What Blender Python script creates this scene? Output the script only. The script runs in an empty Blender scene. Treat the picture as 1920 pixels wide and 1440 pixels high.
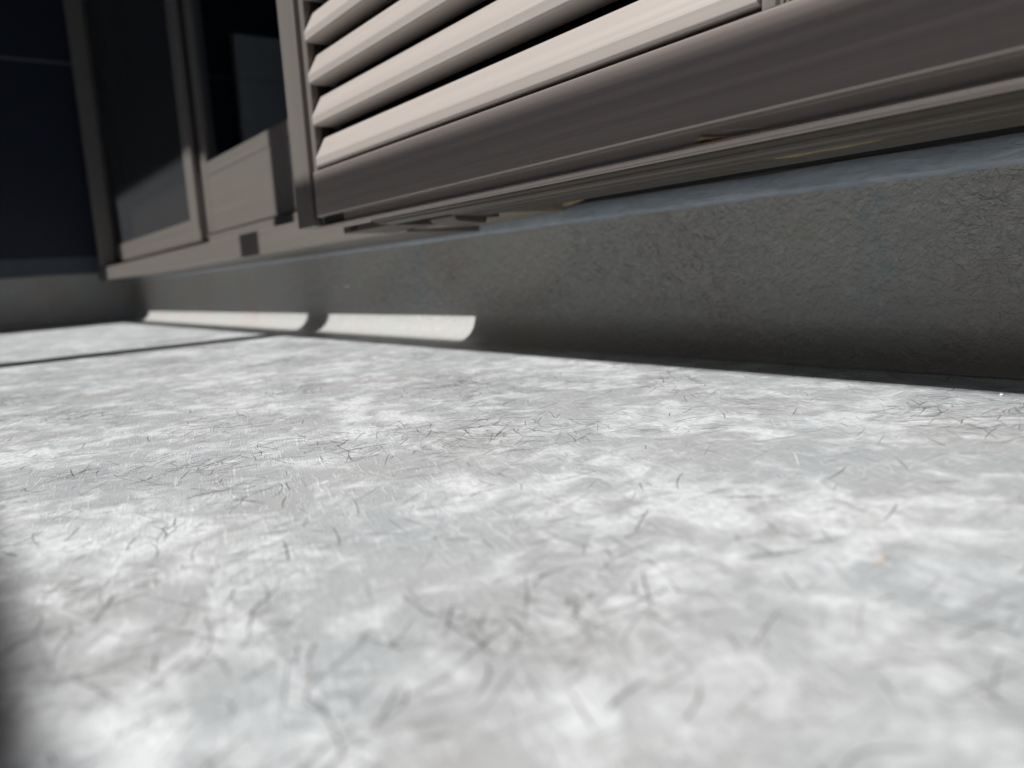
import bpy, math, random
import numpy as np
from mathutils import Vector, Matrix, noise

# ------------------------------------------------------------------ camera
scene = bpy.context.scene
H = 0.10                                   # lens height above the wall foot
YAW, PIT, ROL = -0.950309, -0.141411, -0.063256
F_PX = 1478.17                             # focal length for a 1920 px wide frame

cam_d = bpy.data.cameras.new("camera")
cam = bpy.data.objects.new("camera", cam_d)
scene.collection.objects.link(cam)
fwd = Vector((math.sin(YAW) * math.cos(PIT), math.cos(YAW) * math.cos(PIT), math.sin(PIT)))
rgt = Vector((math.cos(YAW), -math.sin(YAW), 0))
up = rgt.cross(fwd)
r2 = rgt * math.cos(ROL) + up * math.sin(ROL)
u2 = -rgt * math.sin(ROL) + up * math.cos(ROL)
m = Matrix((r2, u2, -fwd)).transposed().to_4x4()
m.translation = Vector((0, 0, H))
cam.matrix_world = m
cam_d.sensor_width = 36.0
cam_d.sensor_fit = 'HORIZONTAL'
cam_d.lens = F_PX / 1920 * 36
cam_d.clip_start = 0.005
cam_d.clip_end = 2000
cam_d.dof.use_dof = True
cam_d.dof.focus_distance = 0.56
cam_d.dof.aperture_fstop = cam_d.lens / 5.1
scene.camera = cam

# ------------------------------------------------------------------ light
SUN_TRAVEL = Vector((0.13, 1.0, -1.02)).normalized()
TAN = 1.02
world = bpy.data.worlds.new("World")
scene.world = world
world.use_nodes = True
wn = world.node_tree
sky = wn.nodes.new("ShaderNodeTexSky")
sky.sky_type = 'NISHITA'
sky.sun_disc = False
el = math.asin(-SUN_TRAVEL.z)
sky.sun_elevation = el
sky.sun_rotation = math.atan2(-SUN_TRAVEL.x, -SUN_TRAVEL.y)
bg = wn.nodes["Background"]
bg.inputs[1].default_value = 0.05
wn.links.new(sky.outputs[0], bg.inputs[0])

sun_d = bpy.data.lights.new("sun", 'SUN')
sun_d.energy = 5.0
sun_d.angle = math.radians(0.6)
sun_d.color = (1.0, 0.985, 0.965)
sun = bpy.data.objects.new("sun", sun_d)
scene.collection.objects.link(sun)
sun.rotation_euler = SUN_TRAVEL.to_track_quat('-Z', 'Y').to_euler()
sun.location = (0, -4, 5)

scene.view_settings.view_transform = 'Standard'
scene.view_settings.look = 'None'
scene.view_settings.exposure = 0.12
scene.view_settings.gamma = 1.0
scene.view_settings.use_curve_mapping = False
scene.cycles.max_bounces = 6
scene.cycles.diffuse_bounces = 3
scene.cycles.glossy_bounces = 3
scene.cycles.transparent_max_bounces = 6

random.seed(7)
rng = np.random.default_rng(11)

# ------------------------------------------------------------------ helpers
COL = scene.collection


def tag(o, label=None, cat=None, group=None, kind=None):
    if label: o['label'] = label
    if cat: o['category'] = cat
    if group: o['group'] = group
    if kind: o['kind'] = kind
    return o


def thing(name, label, cat, loc=(0, 0, 0), group=None):
    o = bpy.data.objects.new(name, None)
    o.empty_display_size = 0.05
    o.location = loc
    COL.objects.link(o)
    tag(o, label, cat, group)
    return o


def mesh_obj(name, verts, faces, mat, parent=None, smooth=False, bevel=0.0, seg=2, autosmooth=None):
    me = bpy.data.meshes.new(name)
    me.from_pydata([tuple(v) for v in verts], [], faces)
    me.update()
    o = bpy.data.objects.new(name, me)
    COL.objects.link(o)
    if mat: me.materials.append(mat)
    if smooth:
        me.polygons.foreach_set("use_smooth", [True] * len(me.polygons))
    if parent:
        o.parent = parent
        o.matrix_parent_inverse = Matrix.Translation(-parent.location)
    if bevel:
        b = o.modifiers.new("bevel", 'BEVEL')
        b.width = bevel
        b.segments = seg
        b.limit_method = 'ANGLE'
        b.angle_limit = math.radians(40)
    return o


def box(name, x0, x1, y0, y1, z0, z1, mat, parent=None, bevel=0.0008):
    v = [(x, y, z) for z in (z0, z1) for y in (y0, y1) for x in (x0, x1)]
    f = [(0, 2, 3, 1), (4, 5, 7, 6), (0, 1, 5, 4), (2, 6, 7, 3), (0, 4, 6, 2), (1, 3, 7, 5)]
    return mesh_obj(name, v, f, mat, parent, bevel=bevel)


def prism_x(name, prof, x0, x1, mat, parent=None, bevel=0.0, smooth=False):
    """closed (y,z) profile swept along x"""
    n = len(prof)
    v = [(x0, y, z) for y, z in prof] + [(x1, y, z) for y, z in prof]
    f = [(i, (i + 1) % n, n + (i + 1) % n, n + i) for i in range(n)]
    f += [tuple(range(n - 1, -1, -1)), tuple(range(n, 2 * n))]
    return mesh_obj(name, v, f, mat, parent, bevel=bevel, smooth=smooth)


def prism_z(name, prof, z0, z1, mat, parent=None, bevel=0.0):
    n = len(prof)
    v = [(x, y, z0) for x, y in prof] + [(x, y, z1) for x, y in prof]
    f = [(i, (i + 1) % n, n + (i + 1) % n, n + i) for i in range(n)]
    f += [tuple(range(n - 1, -1, -1)), tuple(range(n, 2 * n))]
    return mesh_obj(name, v, f, mat, parent, bevel=bevel)


# ------------------------------------------------------------------ materials
class NT:
    def __init__(self, name):
        self.m = bpy.data.materials.new(name)
        self.m.use_nodes = True
        self.t = self.m.node_tree
        self.p = self.t.nodes["Principled BSDF"]
        self.out = self.t.nodes["Material Output"]

    def n(self, kind, **kw):
        nd = self.t.nodes.new(kind)
        for k, v in kw.items():
            if k.startswith('i_'):
                key = k[2:]
                nd.inputs[int(key) if key.isdigit() else key].default_value = v
            else:
                setattr(nd, k, v)
        return nd

    def l(self, a, b): self.t.links.new(a, b)

    def pos(self): return self.n("ShaderNodeNewGeometry").outputs["Position"]

    def mapping(self, vec, scale=(1, 1, 1), rot=(0, 0, 0), loc=(0, 0, 0)):
        a = self.n("ShaderNodeMapping")
        a.inputs["Scale"].default_value = scale
        a.inputs["Rotation"].default_value = rot
        a.inputs["Location"].default_value = loc
        self.l(vec, a.inputs["Vector"])
        return a.outputs[0]

    def noise(self, vec, scale, detail=3, rough=.5, dist=0.0):
        a = self.n("ShaderNodeTexNoise")
        a.inputs["Scale"].default_value = scale
        a.inputs["Detail"].default_value = detail
        a.inputs["Roughness"].default_value = rough
        a.inputs["Distortion"].default_value = dist
        self.l(vec, a.inputs["Vector"])
        return a.outputs[0]

    def ramp(self, fac, stops):
        a = self.n("ShaderNodeValToRGB")
        e = a.color_ramp.elements
        while len(e) < len(stops): e.new(0.5)
        for i, (p, c) in enumerate(stops):
            e[i].position = p
            e[i].color = (c, c, c, 1) if not isinstance(c, tuple) else (*c, 1)
        self.l(fac, a.inputs[0])
        return a.outputs[0]

    def mix(self, fac, a, b, mode='MIX'):
        x = self.n("ShaderNodeMix", data_type='RGBA', blend_type=mode)
        for s, v in ((x.inputs[0], fac), (x.inputs[6], a), (x.inputs[7], b)):
            if hasattr(v, 'links'): self.l(v, s)
            elif isinstance(v, tuple): s.default_value = (*v, 1)
            else: s.default_value = v
        return x.outputs[2]

    def math(self, op, a, b=None, c=None):
        x = self.n("ShaderNodeMath", operation=op)
        for s, v in zip(x.inputs, (a, b, c)):
            if v is None: continue
            if hasattr(v, 'links'): self.l(v, s)
            else: s.default_value = v
        return x.outputs[0]

    def bump(self, h, strength, dist, normal=None):
        b = self.n("ShaderNodeBump")
        b.inputs["Strength"].default_value = strength
        b.inputs["Distance"].default_value = dist
        self.l(h, b.inputs["Height"])
        if normal: self.l(normal, b.inputs["Normal"])
        return b.outputs[0]


def fibre_lines(t, pos, plane, seeds, along, across, width):
    """thin streaks of many directions: strand relief of the glass mat"""
    tot = None
    for i, (ang, off) in enumerate(seeds):
        rot = (0, 0, ang) if plane == 'xy' else (0, ang, 0)
        base = t.mapping(pos, (1, 1, 1), rot, (off, off * .7, off * 1.3))
        sc = (along, across, along) if plane == 'xy' else (along, along, across)
        nz = t.noise(t.mapping(base, sc), 1.0, 1, .5, .35)
        d = t.math('ABSOLUTE', t.math('SUBTRACT', nz, .5))
        ln = t.ramp(d, [(0.0, 1.0), (width, 0.0)])
        tot = ln if tot is None else t.math('MAXIMUM', tot, ln)
    return tot


def mat_floor():
    t = NT("frp_floor_topcoat")
    pos = t.pos()
    warp = t.n("ShaderNodeTexNoise")
    warp.inputs["Scale"].default_value = 30
    warp.inputs["Detail"].default_value = 3
    t.l(pos, warp.inputs["Vector"])
    wv = t.n("ShaderNodeVectorMath", operation='MULTIPLY_ADD')
    t.l(warp.outputs["Color"], wv.inputs[0])
    wv.inputs[1].default_value = (.03, .03, 0)
    t.l(pos, wv.inputs[2])
    wp = wv.outputs[0]
    # chalky worn patches
    a = t.noise(wp, 38, 5, .64, .5)
    b = t.noise(t.mapping(wp, loc=(3, 1, 0)), 7.5, 3, .5)
    comb = t.math('ADD', t.math('MULTIPLY', a, .62), t.math('MULTIPLY', b, .38))
    patch = t.ramp(comb, [(.465, 0.0), (.52, .4), (.60, 1.0)])
    fine = t.noise(pos, 260, 3, .65)
    patch2 = t.math('MULTIPLY', patch, t.ramp(fine, [(.3, .35), (.64, 1.0)]))
    fl = fibre_lines(t, pos, 'xy', [(.3, 1.1), (1.6, 4.2)], 26, 330, .03)
    # base tint drift, three independent channels of one noise
    tint = t.n("ShaderNodeTexNoise")
    tint.inputs["Scale"].default_value = 10
    tint.inputs["Detail"].default_value = 4
    t.l(t.mapping(pos, loc=(9, 4, 2)), tint.inputs["Vector"])
    ch = t.n("ShaderNodeSeparateColor")
    t.l(tint.outputs["Color"], ch.inputs[0])
    base = t.ramp(ch.outputs[0], [(.35, (.41, .414, .417)), (.5, (.43, .443, .45)), (.65, (.405, .428, .44))])
    brown = t.ramp(ch.outputs[1], [(.58, 0.0), (.75, .35)])
    base = t.mix(brown, base, (.41, .375, .36))
    blue = t.ramp(ch.outputs[2], [(.56, 0.0), (.75, .4)])
    base = t.mix(blue, base, (.38, .46, .50))
    col = t.mix(patch2, base, (.76, .782, .795))
    col = t.mix(t.math('MULTIPLY', fl, .5), col, (.74, .75, .76))
    t.l(col, t.p.inputs["Base Color"])
    rough = t.ramp(patch2, [(0.0, .42), (1.0, .62)])
    t.l(rough, t.p.inputs["Roughness"])
    t.p.inputs["Specular IOR Level"].default_value = .4
    n1 = t.bump(t.noise(pos, 26, 2), .35, .004)
    n2 = t.bump(fl, .5, .0006, n1)
    n3 = t.bump(t.noise(pos, 420, 2), .22, .0008, n2)
    t.l(n3, t.p.inputs["Normal"])
    return t.m


def mat_upstand():
    t = NT("frp_upstand_topcoat")
    pos = t.pos()
    fl = fibre_lines(t, pos, 'xz', [(.45, 2.1), (1.5, 5.2), (2.4, 3.7)], 34, 300, .05)
    drift = t.noise(t.mapping(pos, loc=(2, 4, 2)), 6, 4)
    base = t.ramp(drift, [(.36, (.415, .38, .355)), (.5, (.42, .412, .39)), (.64, (.41, .418, .402))])
    sep = t.n("ShaderNodeSeparateXYZ")
    t.l(pos, sep.inputs[0])
    wob = t.math('MULTIPLY', t.math('SUBTRACT', t.noise(pos, 40, 4), .5), .05)
    for cx, w, k in ((-1.183, .03, .9), (-.377, .02, .7)):
        d = t.math('ABSOLUTE', t.math('SUBTRACT', t.math('ADD', sep.outputs[0], wob), cx))
        f = t.math('MULTIPLY', t.ramp(d, [(0.0, 1.0), (w, 0.0)]), t.ramp(t.noise(t.mapping(pos, loc=(cx, 3, 5)), 60, 3), [(.42, 0.0), (.6, k)]))
        f = t.math('MULTIPLY', f, t.ramp(sep.outputs[2], [(.03, 0.0), (.06, 1.0)]))
        base = t.mix(f, base, (.26, .35, .38))
    blot = t.ramp(t.noise(t.mapping(pos, loc=(7, 1, 3)), 95, 4, .65), [(.54, 0.0), (.68, .6)])
    base = t.mix(blot, base, (.52, .54, .53))
    col = t.mix(t.math('MULTIPLY', fl, .15), base, (.54, .54, .52))
    t.l(col, t.p.inputs["Base Color"])
    t.p.inputs["Roughness"].default_value = .38
    n1 = t.bump(t.noise(pos, 55, 2), .5, .004)
    n3 = t.bump(t.noise(pos, 170, 3, .68), .9, .0024, n1)
    t.l(n3, t.p.inputs["Normal"])
    return t.m


def mat_metal(name, base, rough=.38, metal=.35, streak=.12, axis='x', dirt=.25, grain=2600):
    t = NT(name)
    pos = t.pos()
    sc = (1.2, 240, 240) if axis == 'x' else (240, 240, 1.2)
    st = t.noise(t.mapping(pos, sc), 1.0, 4, .6)
    c0 = tuple(c * (1 - streak) for c in base)
    c1 = tuple(min(1, c * (1 + streak)) for c in base)
    col = t.ramp(st, [(.3, c0), (.7, c1)])
    dn = t.ramp(t.noise(pos, 35, 5, .65), [(.5, 0.0), (.75, dirt)])
    col = t.mix(dn, col, tuple(c * .7 + .05 for c in base))
    t.l(col, t.p.inputs["Base Color"])
    rr = t.ramp(st, [(.3, max(.05, rough - .08)), (.7, rough + .08)])
    t.l(rr, t.p.inputs["Roughness"])
    t.p.inputs["Metallic"].default_value = metal
    n1 = t.bump(st, .04, .0004)
    n2 = t.bump(t.noise(pos, grain, 1), .12, .0002, n1)
    t.l(n2, t.p.inputs["Normal"])
    return t.m


def mat_plain(name, base, rough=.5, metal=0.0, var=.15, scale=40, bump=.15, dist=.001):
    t = NT(name)
    pos = t.pos()
    nz = t.noise(pos, scale, 5, .6)
    col = t.ramp(nz, [(.3, tuple(c * (1 - var) for c in base)), (.7, tuple(min(1, c * (1 + var)) for c in base))])
    t.l(col, t.p.inputs["Base Color"])
    t.p.inputs["Roughness"].default_value = rough
    t.p.inputs["Metallic"].default_value = metal
    t.l(t.bump(nz, bump, dist), t.p.inputs["Normal"])
    return t.m


def mat_sealant():
    t = NT("blue_grey_sealant")
    pos = t.pos()
    nz = t.noise(t.mapping(pos, (1, 1, 3)), 28, 5, .6, .8)
    col = t.ramp(nz, [(.3, (.31, .36, .41)), (.55, (.40, .455, .51)), (.75, (.49, .54, .585))])
    t.l(col, t.p.inputs["Base Color"])
    t.p.inputs["Roughness"].default_value = .3
    n1 = t.bump(t.noise(t.mapping(pos, (14, 1, 60)), 1.0, 4, .6, 1.2), .5, .003)
    n2 = t.bump(t.noise(pos, 190, 4, .6), .35, .0015, n1)
    t.l(n2, t.p.inputs["Normal"])
    return t.m


def mat_strand(name, c0, c1, rough=.45):
    t = NT(name)
    nz = t.noise(t.pos(), 55, 2)
    t.l(t.ramp(nz, [(.35, c0), (.65, c1)]), t.p.inputs["Base Color"])
    t.p.inputs["Roughness"].default_value = rough
    return t.m


def mat_glass():
    t = NT("window_glass")
    t.t.nodes.remove(t.p)
    tr = t.n("ShaderNodeBsdfTransparent")
    tr.inputs[0].default_value = (.76, .80, .80, 1)
    gl = t.n("ShaderNodeBsdfGlossy")
    gl.inputs["Roughness"].default_value = .012
    gl.inputs["Color"].default_value = (.9, .95, 1, 1)
    fr = t.n("ShaderNodeFresnel")
    fr.inputs[0].default_value = 1.45
    mx = t.n("ShaderNodeMixShader")
    t.l(fr.outputs[0], mx.inputs[0])
    t.l(tr.outputs[0], mx.inputs[1])
    t.l(gl.outputs[0], mx.inputs[2])
    t.l(mx.outputs[0], t.out.inputs[0])
    return t.m


def mat_screen():
    t = NT("insect_screen_mesh")
    t.t.nodes.remove(t.p)
    tr = t.n("ShaderNodeBsdfTransparent")
    df = t.n("ShaderNodeBsdfDiffuse")
    df.inputs[0].default_value = (.05, .052, .056, 1)
    mx = t.n("ShaderNodeMixShader")
    mx.inputs[0].default_value = .5
    t.l(tr.outputs[0], mx.inputs[1])
    t.l(df.outputs[0], mx.inputs[2])
    t.l(mx.outputs[0], t.out.inputs[0])
    return t.m


M_FLOOR = mat_floor()
M_UP = mat_upstand()
M_SEAL = mat_sealant()
M_FRAME = mat_metal("bronze_anodised_frame", (.205, .183, .166), .40, .35, streak=.04, dirt=.15)
M_FRAMEV = mat_metal("bronze_anodised_upright", (.205, .183, .166), .40, .35, streak=.05, dirt=.15, axis='z')
M_RAIL = mat_metal("dark_bronze_rail", (.325, .280, .257), .48, .4, streak=.07)
M_SLAT = mat_metal("champagne_slat", (.405, .363, .334), .48, .2, streak=.012, dirt=.10)
M_GUIDE = mat_metal("worn_guide_rail", (.072, .058, .047), .42, .4, streak=.2, dirt=.5)
M_BROWN = mat_plain("brown_plastic_block", (.085, .068, .058), .5)
M_BLACK = mat_plain("matt_black", (.008, .008, .008), .7)  # plain black, also stands in for shade in gaps
M_BEIGE = mat_plain("beige_board_end", (.33, .28, .215), .7, var=.2, scale=60)
M_NAVY = mat_plain("navy_siding", (.008, .013, .032), .55, var=.12, scale=14)
M_FLASH = mat_plain("navy_grey_flashing", (.075, .095, .12), .6)
M_SEAMCAULK = mat_plain("pale_joint_caulk", (.16, .16, .19), .6)
M_WALL = mat_plain("wall_siding", (.18, .17, .16), .7, var=.1, scale=9)
M_CONC = mat_plain("parapet_render", (.20, .195, .185), .8, var=.1, scale=12)
M_SOFFIT = mat_plain("soffit_board", (.10, .095, .09), .8, var=.08, scale=8)
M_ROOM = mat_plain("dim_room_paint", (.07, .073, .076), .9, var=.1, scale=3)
M_CURT = mat_plain("dark_curtain_cloth", (.05, .062, .058), .9, var=.1, scale=60)
M_CAB = mat_plain("grey_slatted_chest", (.74, .77, .80), .6, var=.06, scale=30)
M_GLASS = mat_glass()
M_SCREEN = mat_screen()
M_GLUE = mat_plain("amber_adhesive", (.32, .21, .10), .4, var=.35, scale=220, bump=.4)
M_GOLD = mat_plain("mustard_stain", (.17, .14, .06), .6, var=.35, scale=160, bump=.3)
M_WEB = mat_plain("pale_thread", (.5, .46, .4), .6)
M_GROUND = mat_plain("asphalt_ground", (.06, .06, .058), .9, var=.25, scale=1.5)
M_WHITE = mat_plain("white_caulk_crumb", (.78, .78, .76), .6, var=.05, scale=300)
M_TAN = mat_plain("tan_leaf_bit", (.56, .49, .44), .7, var=.3, scale=300)

# ------------------------------------------------------------------ setting
WY = .667                 # wall face above the cove
FX = -3.605                # face of the far wall
XR = 2.6                  # right end of the balcony
PY = -1.15                 # inner face of the parapet
SL = 1 / 50               # drainage fall of the floor, away from the wall
RC = .040                 # cove radius


def fz(y): return (y - WY) * SL


ground = mesh_obj("ground", [(-300, -300, -3), (300, -300, -3), (300, 300, -3), (-300, 300, -3)], [(0, 1, 2, 3)], M_GROUND)
tag(ground, kind='structure')

# balcony floor: a slab with a sloping top
ys = [PY - .02, -.3, 0, .2, .4, .55, WY - RC - .002, WY + .05]
nx = 24
vv, ff = [], []
for i in range(nx + 1):
    x = FX - .05 + (XR + .05 - FX) * i / nx
    for y in ys: vv.append((x, y, fz(y)))
k = len(ys)
for i in range(nx):
    for j in range(k - 1): ff.append((i * k + j, (i + 1) * k + j, (i + 1) * k + j + 1, i * k + j + 1))
floor = mesh_obj("balcony_floor", vv, ff, M_FLOOR)
tag(floor, kind='structure')
under = box("slab_edge", FX - .05, XR, PY - .02, WY + .05, -.25, -.032, M_CONC, floor, bevel=0)


def strands(name, n, place, lens, widths, lift, mat, parent, kappa=8, dens=None, basis='xy', seg=9):
    """chopped glass strands lying on a surface, each a low three-sided ribbon"""
    V, Fc = [], []
    cnt = 0
    guard = 0
    while cnt < n and guard < n * 40:
        guard += 1
        a, b = place()
        if dens is not None and random.random() > dens(a, b): continue
        L = random.uniform(*lens) * (1 if random.random() < .8 else .45)
        w = random.uniform(*widths)
        th = random.uniform(0, 2 * math.pi)
        kp = random.gauss(0, kappa)
        if random.random() < .14: kp *= 5
        dk = random.gauss(0, 350)
        s = L / seg
        base = len(V)
        for j in range(seg + 1):
            u = j / seg
            ww = w * .5 * (min(1, 6 * u, 6 * (1 - u)) * .8 + .2)
            tx, ty = math.cos(th), math.sin(th)
            for q, hh in ((-1, 0.0), (0, lift), (1, 0.0)):
                p, r = a - ty * ww * q, b + tx * ww * q
                if basis == 'xy': V.append((p, r, fz(r) + .00008 + hh))
                else: V.append((p, WY - .00012 - hh, r))
            a += tx * s
            b += ty * s
            th += (kp + dk * (u - .5) * L) * s
        for j in range(seg):
            o = base + j * 3
            Fc.append((o, o + 3, o + 4, o + 1))
            Fc.append((o + 1, o + 4, o + 5, o + 2))
        cnt += 1
    o = mesh_obj(name, V, Fc, mat, parent, smooth=True)
    tag(o, kind='stuff')
    return o


def dens_floor(seed, lo, hi, floor_p):
    def d(x, y):
        v = noise.noise(Vector((x * 9 + seed, y * 9 - seed, seed * .3))) + .5 * noise.noise(Vector((x * 22, y * 22, seed)))
        f = (v - lo) / (hi - lo)
        return floor_p + (1 - floor_p) * max(0, min(1, f)) ** 1.5
    return d


def pl_floor():
    u = random.random()
    x = -.02 - 1.9 * u ** 1.15
    return x, random.uniform(-.03, .615)


M_ST_D = mat_strand("bare_dark_strand", (.065, .061, .059), (.16, .152, .148))
M_ST_M = mat_strand("grey_strand", (.31, .31, .31), (.40, .40, .40))
M_ST_W = mat_strand("pale_strand", (.55, .56, .57), (.68, .68, .68))
strands("dark_fibre_strands", 4400, pl_floor, (.007, .032), (.00028, .00058), .00006, M_ST_D, floor, dens=dens_floor(3.1, -.05, .85, .03))
strands("grey_fibre_strands", 2400, pl_floor, (.010, .035), (.0003, .0008), .00006, M_ST_M, floor, dens=dens_floor(3.1, -.2, .6, .15))
strands("pale_fibre_strands", 900, pl_floor, (.010, .035), (.0003, .0008), .00006, M_ST_W, floor, dens=dens_floor(8.4, -.2, .5, .2))

# ------------------------------------------------------------------ upstand
up_t = thing("waterproofing_upstand", "grey fibre-textured upstand with rounded foot under the window and round the corner", "upstand", (0, WY, 0))


def cove_profile(r, top, n=12):
    pts = []
    for i in range(n + 1):
        a = math.pi / 2 * i / n
        pts.append((-r + r * math.sin(a), r - r * math.cos(a)))
    pts += [(0, top * .6), (0, top)]
    return pts


prof = cove_profile(RC, .158)
xs = np.linspace(FX - .01, XR, 60)
vv, ff = [], []
for x in xs:
    for q, (dy, dz) in enumerate(prof):
        wob = .0012 * noise.noise(Vector((x * 6, dz * 30, 2))) + .0006 * noise.noise(Vector((x * 25, dz * 60, 5)))
        vv.append((x, WY + dy - (wob if q > 3 else 0), dz + fz(WY + dy) * (1 if q < 13 else 0) + .0006))
k = len(prof)
for i in range(len(xs) - 1):
    for j in range(k - 1): ff.append((i * k + j, (i + 1) * k + j, (i + 1) * k + j + 1, i * k + j + 1))
main_up = mesh_obj("upstand_face", vv, ff, M_UP, up_t, smooth=True)

prof = cove_profile(.04, .203)
yy = np.linspace(PY, WY + .01, 20)
vv, ff = [], []
for y in yy:
    for (dx, dz) in prof: vv.append((FX - dx, y, dz + fz(y) + .0006))
for i in range(len(yy) - 1):
    for j in range(k - 1): ff.append((i * k + j, i * k + j + 1, (i + 1) * k + j + 1, (i + 1) * k + j))
mesh_obj("upstand_face", vv, ff, M_UP, up_t, smooth=True)


def pl_wall():
    return -.02 - 1.4 * random.random(), random.uniform(.048, .156)


strands("wall_fibre_strands", 4200, pl_wall, (.004, .018), (.0005, .0011), .0003, M_UP, up_t, kappa=30, basis='xz')

# sealant band above the upstand
xs = np.linspace(FX, XR, 260)
vv, ff = [], []
bp = [(.0, .1555), (-.0035, .157), (-.0045, .160), (-.0035, .172), (-.001, .1765), (.0, .178)]
for x in xs:
    e = .0018 * noise.noise(Vector((x * 14, 1, 0))) + .0012 * noise.noise(Vector((x * 60, 3, 0)))
    g = .0010 * noise.noise(Vector((x * 9, 7, 0)))
    for q, (dy, z) in enumerate(bp):
        vv.append((x, WY - .0005 + dy * (1 + .3 * noise.noise(Vector((x * 30, z * 90, 4)))), z + (e if q < 3 else g)))
k = len(bp)
for i in range(len(xs) - 1):
    for j in range(k - 1): ff.append((i * k + j, (i + 1) * k + j, (i + 1) * k + j + 1, i * k + j + 1))
mesh_obj("sealant_band", vv, ff, M_SEAL, up_t, smooth=True)

# drops of caulk stuck to the upstand
for (x, z, r) in ((-1.532, .0925, .0045), (-1.49, .0925, .003), (-1.474, .0934, .0055)):
    v, f = [], []
    for i in range(5):
        a = math.pi / 2 * i / 4
        for j in range(10):
            b = 2 * math.pi * j / 10
            v.append((x + r * math.cos(a) * math.cos(b), WY - .0003 - r * .6 * math.sin(a), z + r * .8 * math.cos(a) * math.sin(b)))
    for i in range(4):
        for j in range(10): f.append((i * 10 + j, i * 10 + (j + 1) % 10, (i + 1) * 10 + (j + 1) % 10, (i + 1) * 10 + j))
    mesh_obj("caulk_drop", v, f, M_WHITE, up_t, smooth=True)

# ------------------------------------------------------------------ house wall round the window, room behind
hw = thing("house_wall", "house wall carrying the window above the grey upstand", "wall", (0, .7, 0))
box("wall_base", FX, XR, WY + .002, .90, -.25, .185, M_WALL, hw, bevel=0)
box("gap_shade_strip", -.985, XR, .6645, .6715, .1795, .30, M_BLACK, hw, bevel=0)  # black strip put in as the shade between sealant band and guide rail
box("wall_board", .95, XR, .672, .90, .187, 2.5, M_WALL, hw, bevel=0)
box("wall_board", FX, -3.57, .672, .90, .187, 2.5, M_NAVY, hw, bevel=0)
box("wall_board", -3.567, .948, .672, .90, 2.16, 2.5, M_WALL, hw, bevel=0)

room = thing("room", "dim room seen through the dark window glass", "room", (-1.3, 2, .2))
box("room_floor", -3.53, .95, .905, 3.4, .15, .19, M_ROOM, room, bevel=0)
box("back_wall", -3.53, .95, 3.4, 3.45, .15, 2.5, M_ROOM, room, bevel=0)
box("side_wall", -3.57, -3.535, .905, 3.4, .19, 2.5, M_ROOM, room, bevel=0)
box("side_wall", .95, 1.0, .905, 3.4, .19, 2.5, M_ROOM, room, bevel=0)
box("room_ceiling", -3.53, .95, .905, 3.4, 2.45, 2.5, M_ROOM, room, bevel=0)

# far wall of the balcony
fw = thing("side_wall", "dark navy siding wall closing the far left end of the balcony", "wall", (FX, 0, 0))
box("wall_base", FX - .2, FX - .012, PY - .3, .665, -.25, .20, M_WALL, fw, bevel=0)
box("wall_backing", FX - .2, FX - .052, PY - .3, .90, .201, 2.449, M_WALL, fw, bevel=0)
box("flashing", FX - .03, FX + .006, PY - .3, .664, .198, .266, M_FLASH, fw, bevel=0)
box("siding_panel", FX - .05, FX, PY - .3, .664, .2662, 1.009, M_NAVY, fw, bevel=0)
box("siding_panel", FX - .05, FX, PY - .3, .664, 1.018, 2.45, M_NAVY, fw, bevel=.002)
box("joint_caulk", FX - .04, FX - .001, PY - .3, .664, 1.0095, 1.0175, M_SEAMCAULK, fw, bevel=0)

# ------------------------------------------------------------------ sliding window
win = thing("sliding_window", "bronze aluminium sliding window with dark glass beside the louvred shutter", "window", (-2, .6, .16))
SY = .539
sill = prism_x("sill", [(SY, .1655), (SY, .2125), (SY + .006, .2140), (.6135, .2150), (.6145, .2470), (.655, .2470), (.664, .1620), (SY + .004, .1635)], -3.55, -.985, M_FRAME, win, bevel=.001)
prism_z("jamb", [(-3.478, .535), (-3.463, .535), (-3.458, .593), (-3.545, .5965), (-3.548, .614), (-3.46, .616), (-3.46, .665), (-3.566, .665), (-3.566, .594), (-3.480, .590)], .2155, 2.12, M_FRAMEV, win, bevel=.001)
prism_z("jamb", [(.93, .535), (.93, .665), (.84, .665), (.84, .614), (.912, .612), (.912, .535)], .2155, 2.12, M_FRAMEV, win, bevel=.001)
box("head", -3.566, .93, .535, .665, 2.122, 2.16, M_FRAME, win)
box("corner_sealant", -3.586, -3.568, .615, .66, .98, 2.4, M_SEAL, win, bevel=.002)
for (x, w) in ((-3.36, .010), (-3.26, .014)):      # caulk smears on the sill face
    v = [(x - w, SY - .0006, .166), (x + w, SY - .0006, .1655), (x + w * .6, SY - .0016, .1735), (x - w * .5, SY - .0016, .1725),
         (x + w * .2, SY - .0006, .208), (x - w * .4, SY - .0006, .206)]
    mesh_obj("caulk_smear", v, [(0, 1, 2, 3), (3, 2, 4, 5)], M_SEAMCAULK, win)


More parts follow.
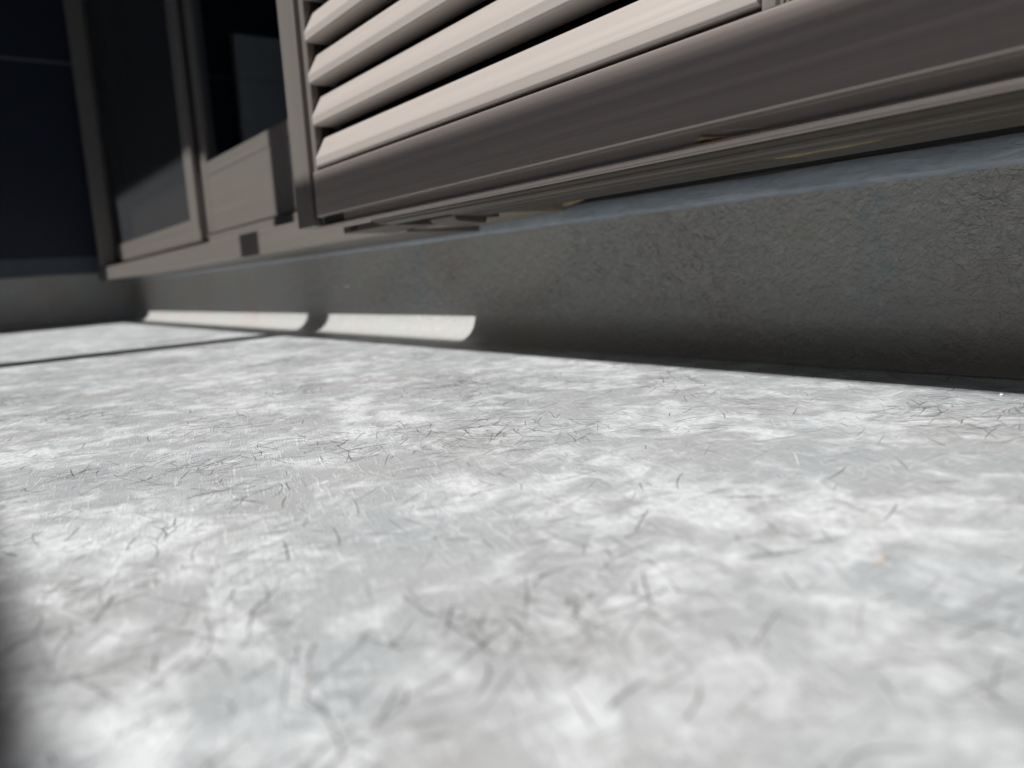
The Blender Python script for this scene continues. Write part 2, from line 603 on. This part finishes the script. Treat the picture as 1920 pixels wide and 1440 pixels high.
def sash(x0, x1, y0, zb, zg, parent, kick=True):
    s = bpy.data.objects.new("sash", None)
    COL.objects.link(s)
    s.parent = parent
    s.location = Vector((0, 0, 0))
    s.matrix_parent_inverse = Matrix.Translation(-parent.location)
    w = .068
    y1 = y0 + .028
    box("stile", x0, x0 + w, y0, y1, zb, 2.11, M_FRAMEV, s, .0015)
    box("stile", x1 - w, x1, y0, y1, zb, 2.11, M_FRAMEV, s, .0015)
    if kick:
        box("kick_panel", x0 + w + .0005, x1 - w - .0005, y0 + .0008, y1 - .004, zb, zg - .0352, M_FRAME, s, .001)
        box("glazing_bar", x0 + w + .0005, x1 - w - .0005, y0 + .0002, y1 - .001, zg - .035, zg, M_FRAME, s, .002)
    else:
        box("bottom_rail", x0 + w + .0005, x1 - w - .0005, y0, y1, zb, zg, M_FRAME, s, .002)
    box("top_rail", x0 + w + .0005, x1 - w - .0005, y0, y1, 2.05, 2.11, M_FRAME, s, .002)
    g = box("glass_pane", x0 + w - .006, x1 - w + .006, y0 + .012, y0 + .017, zg - .004, 2.054, M_GLASS, s, 0)
    return s


sash(-2.25, -.62, .620, .252, .4325, win)
sash(-3.455, -2.17, .6505, .252, .4325, win, kick=True).name = "sash"
sash(-.60, .84, .6505, .252, .4325, win)

scr = thing("insect_screen", "grey insect screen panel at the left end of the window", "screen", (-2.89, .605, .2338))
box("stile", -3.542, -3.470, .598, .6125, .2338, 2.10, M_FRAMEV, scr, .0025)
box("stile", -2.318, -2.238, .598, .6125, .2338, 2.10, M_FRAMEV, scr, .0025)
box("bottom_rail", -3.4695, -2.3185, .5985, .6120, .2342, .2964, M_FRAME, scr, .0025)
box("top_rail", -3.4695, -2.3185, .5985, .6120, 2.05, 2.10, M_FRAME, scr, .0025)
box("mesh", -3.472, -2.316, .6045, .606, .2945, 2.052, M_SCREEN, scr, 0)
box("corner_roller", -2.262, -2.215, .594, .5975, .2345, .262, M_FRAME, scr, .003)


def curtain(x0, x1, y, name, label):
    n = int((x1 - x0) * 160)
    v, f = [], []
    ph = random.random() * 6
    for i in range(n + 1):
        x = x0 + (x1 - x0) * i / n
        d = .022 * math.sin(x * 62 + ph + 1.3 * math.sin(x * 17)) + .008 * math.sin(x * 131)
        for z, s in ((.215, 1.1), (1.1, 1.0), (2.1, .6)):
            v.append((x, y + d * s, z))
    for i in range(n):
        for j in range(2): f.append((i * 3 + j, (i + 1) * 3 + j, (i + 1) * 3 + j + 1, i * 3 + j + 1))
    o = mesh_obj(name, v, f, M_CURT, smooth=True)
    sm = o.modifiers.new("thickness", 'SOLIDIFY')
    sm.thickness = .002
    tag(o, label, "curtain")
    return o


curtain(-3.40, -2.50, .80, "curtain", "dark pleated curtain hanging behind the insect screen")
curtain(-2.26, -2.10, .745, "curtain", "narrow gathered dark curtain behind the left edge of the window glass")

# pale boarded panel on the side wall, seen mirrored in the glass
vp = thing("wall_panel", "pale horizontal-board panel on the navy side wall, mirrored in the window glass", "panel", (FX, -.3, .4))
box("backing", FX + .0005, FX + .028, -.70, .078, .35, 1.195, M_CAB, vp, .002)
for i in range(9):
    z0 = .356 + i * .0930
    box("board", FX + .0285, FX + .040, -.695, .073, z0, z0 + .090, M_CAB, vp, .002)
box("hook", FX + .0405, FX + .10, -.24, -.21, .80, .83, M_BLACK, vp, .003)
box("hook", FX + .0405, FX + .06, -.32, -.12, .62, .66, M_BLACK, vp, .003)

# ------------------------------------------------------------------ louvred shutter
sh = thing("louvred_shutter", "champagne louvred shutter with dark bronze bottom rail in front of the window", "shutter", (-.6, .425, .17))
SF = .407
prism_z("stile", [(-1.040, SF), (-.9905, SF), (-.989, SF + .002), (-.989, .446), (-1.040, .446)], .1735, 2.10, M_FRAMEV, sh, bevel=.0012)
prism_z("stile_groove", [(-.9885, SF + .008), (-.9695, SF + .008), (-.9690, SF + .0015), (-.9605, SF + .0015), (-.9600, SF + .003), (-.9610, SF + .012), (-.9885, SF + .012)], .2400, 2.10, M_FRAMEV, sh, bevel=.0006)
box("rail_end_plug", -.9885, -.9745, SF + .010, .444, .1750, .2395, M_BLACK, sh, bevel=.0006)
rail = prism_x("bottom_rail", [(SF + .0015, .2400), (SF, .2385), (SF, .1855), (SF + .001, .1840), (SF + .0065, .1832), (SF + .0070, .1742), (SF + .0042, .1725), (SF + .0005, .1722),
                               (SF, .1708), (SF + .0005, .1694), (SF + .004, .1692), (SF + .0045, .1712), (SF + .008, .1712), (SF + .0085, .1690), (SF + .014, .1690), (SF + .0145, .171), (.444, .171), (.444, .2400)],
               -.973, .60, M_RAIL, sh, bevel=.0004)
box("drain_slot", -.966, -.908, SF + .0055, SF + .0064, .1752, .1826, M_BLACK, sh, bevel=.0003)
# slats: one mesh shared by all
P = [(.0022, -.0108), (.0006, -.0092), (.0, -.0012), (.0006, .0010), (.0140, .0246), (.0152, .0254), (.0320, .0256), (.0320, -.0105), (.0310, -.0110)]
n = len(P)
X0, X1 = -.9550, -.3005
v = [(X0, y, z) for y, z in P] + [(X1, y, z) for y, z in P]
f = [(i, n + i, n + (i + 1) % n, (i + 1) % n) for i in range(n)] + [tuple(range(n)), tuple(range(2 * n - 1, n - 1, -1))]
slat0 = mesh_obj("slat", v, f, M_SLAT, sh, bevel=.0005)
PITCH = .0494
base_l = Vector((0, SF - .0023, .2544))
slat0.location = base_l
X2 = .31
for i in range(37):
    if i:
        o = slat0.copy()
        COL.objects.link(o)
        o.location = base_l + Vector((0, random.uniform(-.0003, .0003), PITCH * i))
for i in range(37):                                    # second bay beyond the middle stile
    o = slat0.copy()
    COL.objects.link(o)
    o.location = base_l + Vector((.72, 0, PITCH * i))
box("slat_gap_shade", -1.0, .52, .4405, .4435, .2402, 2.1, M_BLACK, sh, bevel=0)  # black sheet added so the gaps between slats read as deep shade
# middle stile: plain edge and a ribbed face
ms = [(-.2995, SF + .0015), (-.2905, SF + .0015)]
x = -.2890
while x < -.245:
    ms += [(x, SF + .0042), (x + .0016, SF + .0042), (x + .0018, SF + .0022), (x + .0034, SF + .0022)]
    x += .0036
ms += [(x, SF + .0015), (-.2375, SF + .0015), (-.2375, .446), (-.2995, .446)]
prism_z("middle_stile", ms, .2402, 2.10, M_FRAMEV, sh, bevel=0)
box("stile", .431, .51, SF + .0015, .446, .2402, 2.10, M_FRAMEV, sh)
box("top_rail", -1.04, .60, SF, .446, 2.101, 2.15, M_FRAME, sh)


def blob_strip(name, pts, mat, parent, wy=.0018):
    """smeared residue: a lumpy tube through (x,y,z,r)"""
    v, f = [], []
    N = 8
    for i, (x, y, z, r) in enumerate(pts):
        for j in range(N):
            a = 2 * math.pi * j / N
            rr = r * (1 + .25 * noise.noise(Vector((x * 300, a, 1))))
            v.append((x, y + wy / .0018 * .5 * rr * math.cos(a), z + rr * math.sin(a)))
    for i in range(len(pts) - 1):
        for j in range(N): f.append((i * N + j, i * N + (j + 1) % N, (i + 1) * N + (j + 1) % N, (i + 1) * N + j))
    f.append(tuple(range(N - 1, -1, -1)))
    f.append(tuple(range((len(pts) - 1) * N, len(pts) * N)))
    return mesh_obj(name, v, f, mat, parent, smooth=True)


blob_strip("adhesive_residue", [(-.3535, SF + .0052, .1768, .0008), (-.352, SF + .0048, .1769, .0013), (-.350, SF + .0045, .1770, .0016), (-.346, SF + .0048, .1765, .0009), (-.338, SF + .0048, .1755, .0008), (-.326, SF + .004, .1738, .0007), (-.316, SF + .002, .1727, .0006)], M_GLUE, sh)
blob_strip("adhesive_residue", [(-.374, SF + .0022, .1724, .0004), (-.362, SF + .002, .1725, .0009), (-.34, SF + .0018, .1726, .0010), (-.32, SF + .0018, .1726, .0009), (-.300, SF + .0018, .1725, .0007), (-.285, SF + .0018, .1725, .0003)], M_GLUE, sh)
blob_strip("cobweb_thread", [(-.332, SF + .0045, .1785, .0003), (-.331, SF + .0035, .1785, .00013), (-.315, SF + .0025, .1768, .00010), (-.300, SF + .0028, .1748, .00010)], M_WEB, sh)
blob_strip("cobweb_thread", [(-.360, SF + .0035, .1728, .00012), (-.354, SF + .0035, .1762, .00014), (-.350, SF + .0045, .1775, .00012)], M_WEB, sh)
for (x, z) in ((-.5235, .1875), (-.553, .1865), (-.562, .1795)):
    mesh_obj("paint_chip", [(x, SF - .0003, z), (x + .0009, SF - .0004, z + .0003), (x + .0007, SF - .0004, z + .0026), (x + .0002, SF - .0003, z + .0022)], [(0, 1, 2, 3)], M_WEB, sh)

# ------------------------------------------------------------------ guide rail under the shutter
gd = thing("shutter_guide_rail", "worn ribbed guide rail running under the louvred shutter", "rail", (-.1, .47, .16))
prism_x("front_lip", [(.4255, .1702), (.4260, .1680), (.4325, .1674), (.4330, .1654), (.4385, .1649), (.4392, .1664), (.4440, .1662), (.4470, .1646), (.4545, .1644), (.4550, .1657), (.4615, .1655), (.4615, .1760), (.4300, .1760)], -.860, .62, M_GUIDE, gd, bevel=.0003)
prism_x("rail_body", [(.4620, .1655), (.4660, .1654), (.4665, .1644), (.4780, .1642),
                      (.4785, .1654), (.4800, .1654), (.4805, .1636), (.5080, .1634), (.5085, .1720), (.4700, .1760), (.4620, .1760)], -.745, .62, M_GUIDE, gd, bevel=.0003)
blob_strip("mustard_stain", [(-.342, .4705, .1648, .0003), (-.335, .4710, .1648, .0011), (-.32, .4712, .1648, .0016), (-.30, .4712, .1648, .0014), (-.285, .4712, .1648, .0016), (-.268, .4712, .1648, .0009), (-.255, .4712, .1648, .0003)], M_GOLD, gd, wy=.008)
pts = []
for i in range(60):
    x = -.36 + i * .0052
    pts.append((x, .4415, .1662, .0003 + .0007 * abs(noise.noise(Vector((x * 120, 0, 0))))))
blob_strip("dried_sealant_bead", pts, M_SEAMCAULK, gd, wy=.004)

b1 = thing("rail_bracket", "brown plastic bracket under the left end of the shutter", "bracket", (-.97, .5, .165))
box("bracket_body", -1.036, -.893, .470, .534, .1660, .188, M_BROWN, b1, .0012)
box("slot", -1.010, -.994, .4685, .4705, .168, .178, M_BLACK, b1, .0003)
box("end_clip", -.9135, -.9005, .4675, .4700, .1665, .180, M_FLASH, b1, .0008)
b2 = thing("rail_bracket", "dark brown block clamped under the guide rail", "bracket", (-.77, .5, .16))
prism_x("bracket_body", [(.470, .1640), (.474, .1590), (.512, .1560), (.518, .1740), (.470, .1755)], -.800, -.7465, M_BROWN, b2, bevel=.0012)
box("bracket_foot", -.795, -.752, .5185, .535, .163, .172, M_BROWN, b2, .0012)
bo = thing("sill_board", "beige board end showing below the shutter past the bronze sill", "board", (-.9, .6, .165))
v, f = [], []
nn = 22
for i in range(nn + 1):
    x = -.984 + .2 * i / nn
    e = .0015 * noise.noise(Vector((x * 90, 1, 1))) + .004 * max(0, (x + .86) / .08)
    for (y, z) in ((.552, .1665 + e), (.552, .188), (.66, .188), (.66, .1705 + e * .5)): v.append((x, y, z))
for i in range(nn):
    for j in range(4): f.append((i * 4 + j, (i + 1) * 4 + j, (i + 1) * 4 + (j + 1) % 4, i * 4 + (j + 1) % 4))
f += [(0, 1, 2, 3), (nn * 4 + 3, nn * 4 + 2, nn * 4 + 1, nn * 4)]
mesh_obj("board", v, f, M_BEIGE, bo)
blob_strip("foam_crumb", [(-.742, .62, .1755, .001), (-.73, .618, .1760, .004), (-.715, .617, .1765, .003), (-.70, .618, .177, .001)], M_GLUE, bo)

# ------------------------------------------------------------------ crumbs on the floor


def crumb(x, y, r, mat, name, label, sz=(1, 1, .6)):
    v, f = [], []
    N, K = 9, 6
    for i in range(K + 1):
        a = math.pi * i / K
        for j in range(N):
            b = 2 * math.pi * j / N
            d = r * (1 + .35 * noise.noise(Vector((math.cos(b) * 2 + x * 50, math.sin(b) * 2, a * 2))))
            v.append((x + d * sz[0] * math.sin(a) * math.cos(b), y + d * sz[1] * math.sin(a) * math.sin(b), fz(y) + r * sz[2] * .8 + d * sz[2] * math.cos(a)))
    for i in range(K):
        for j in range(N): f.append((i * N + j, i * N + (j + 1) % N, (i + 1) * N + (j + 1) % N, (i + 1) * N + j))
    o = mesh_obj(name, v, f, mat, None, smooth=True)
    tag(o, label, "crumb")
    return o


crumb(-.2306, .5639, .0014, M_WHITE, "plaster_crumb", "tiny white crumb on the floor at the right edge of the shadow")
crumb(-.2119, .0712, .0008, M_TAN, "leaf_fragment", "small brown fragment lying near on the floor at lower left", (1.6, .8, .4))
crumb(-.1423, .2555, .0014, M_TAN, "leaf_fragment", "pale tan fragment lying on the white worn floor at right", (1.3, 2.8, .12))

# dust and grit gathered along the wall foot
V, Fc = [], []
for _ in range(420):
    x = -.05 - 2.6 * random.random() ** 1.4
    y = .625 - abs(random.gauss(0, .022))
    r = random.uniform(.0003, .0010)
    o = len(V)
    for j in range(5):
        a = 2 * math.pi * j / 5 + x * 40
        V.append((x + r * math.cos(a) * random.uniform(.6, 1.5), y + r * math.sin(a) * random.uniform(.6, 1.5), fz(y) + .0001))
    V.append((x, y, fz(y) + r * .9))
    for j in range(5): Fc.append((o + j, o + (j + 1) % 5, o + 5))
grit = mesh_obj("grit", V, Fc, mat_plain("dust_grit", (.25, .23, .20), .9, var=.5, scale=200), floor)
tag(grit, kind='stuff')

# ------------------------------------------------------------------ the rest of the balcony, behind the camera
PZ = (-.002 - PY) * TAN                          # parapet top: its shadow ends beside the lens
pp = thing("parapet_wall", "low rendered parapet wall along the open side of the balcony", "wall", (0, PY - .08, -.03))
box("parapet_body", FX - .2, XR + .1, PY - .16, PY, -.3, PZ - .02, M_CONC, pp, .003)
box("coping", FX - .2, XR + .1, PY - .17, PY + .0, PZ - .0195, PZ, M_FRAME, pp, .002)
C0, C1 = .566, .640
hy = -.60
zl, zh = (C0 - hy) * TAN, (C1 - hy) * TAN
zm = (zl + zh) / 2
half = (zh - zl) / 2
hr = thing("laundry_pole", "bronze laundry pole carried across the balcony on roof posts", "pole", (0, hy, zm))
prof = []
for i in range(20):
    a = 2 * math.pi * i / 20
    prof.append((hy + .0250 * math.cos(a), zm + .0250 * math.sin(a)))
prism_x("pole", prof, FX + .02, XR - .1, M_FRAME, hr)
PXC = -1.655 - .13 * (.62 - hy)
for px, lab in ((PXC, "square bronze roof post casting its shadow across the floor"), (1.9, "square bronze roof post at the near end of the balcony")):
    pl = thing("roof_post", lab, "post", (px, hy - .07, fz(hy)), group="roof posts along the balcony")
    box("shaft", px - .056, px + .056, hy - .095, hy - .030, fz(hy) + .001, 2.449, M_FRAMEV, pl, .002)
    box("base_plate", px - .07, px + .07, hy - .11, hy - .02, fz(hy - .11) - .01, fz(hy) + .008, M_FRAMEV, pl, .001)
    box("pole_hook", px - .02, px + .02, hy - .0295, hy + .034, zm - .040, zm - .0258, M_FRAMEV, pl, .001)
CE = 1.07
ey = CE - 2.40 / TAN
rf = thing("roof_overhang", "flat roof overhang covering the balcony", "roof", (0, 0, 2.4))
box("roof_slab", FX - .3, XR + .3, ey + .012, 3.6, 2.45, 2.62, M_SOFFIT, rf, 0)
box("fascia_board", FX - .3, XR + .3, ey - .01, ey + .0115, 2.40, 2.64, M_FRAME, rf, .002)
ew = thing("end_wall", "rendered end wall closing the near end of the balcony", "wall", (XR, 0, 0))
box("wall_panel", XR + .002, XR + .15, PY + .002, .66, -.25, 1.15, M_CONC, ew, .002)
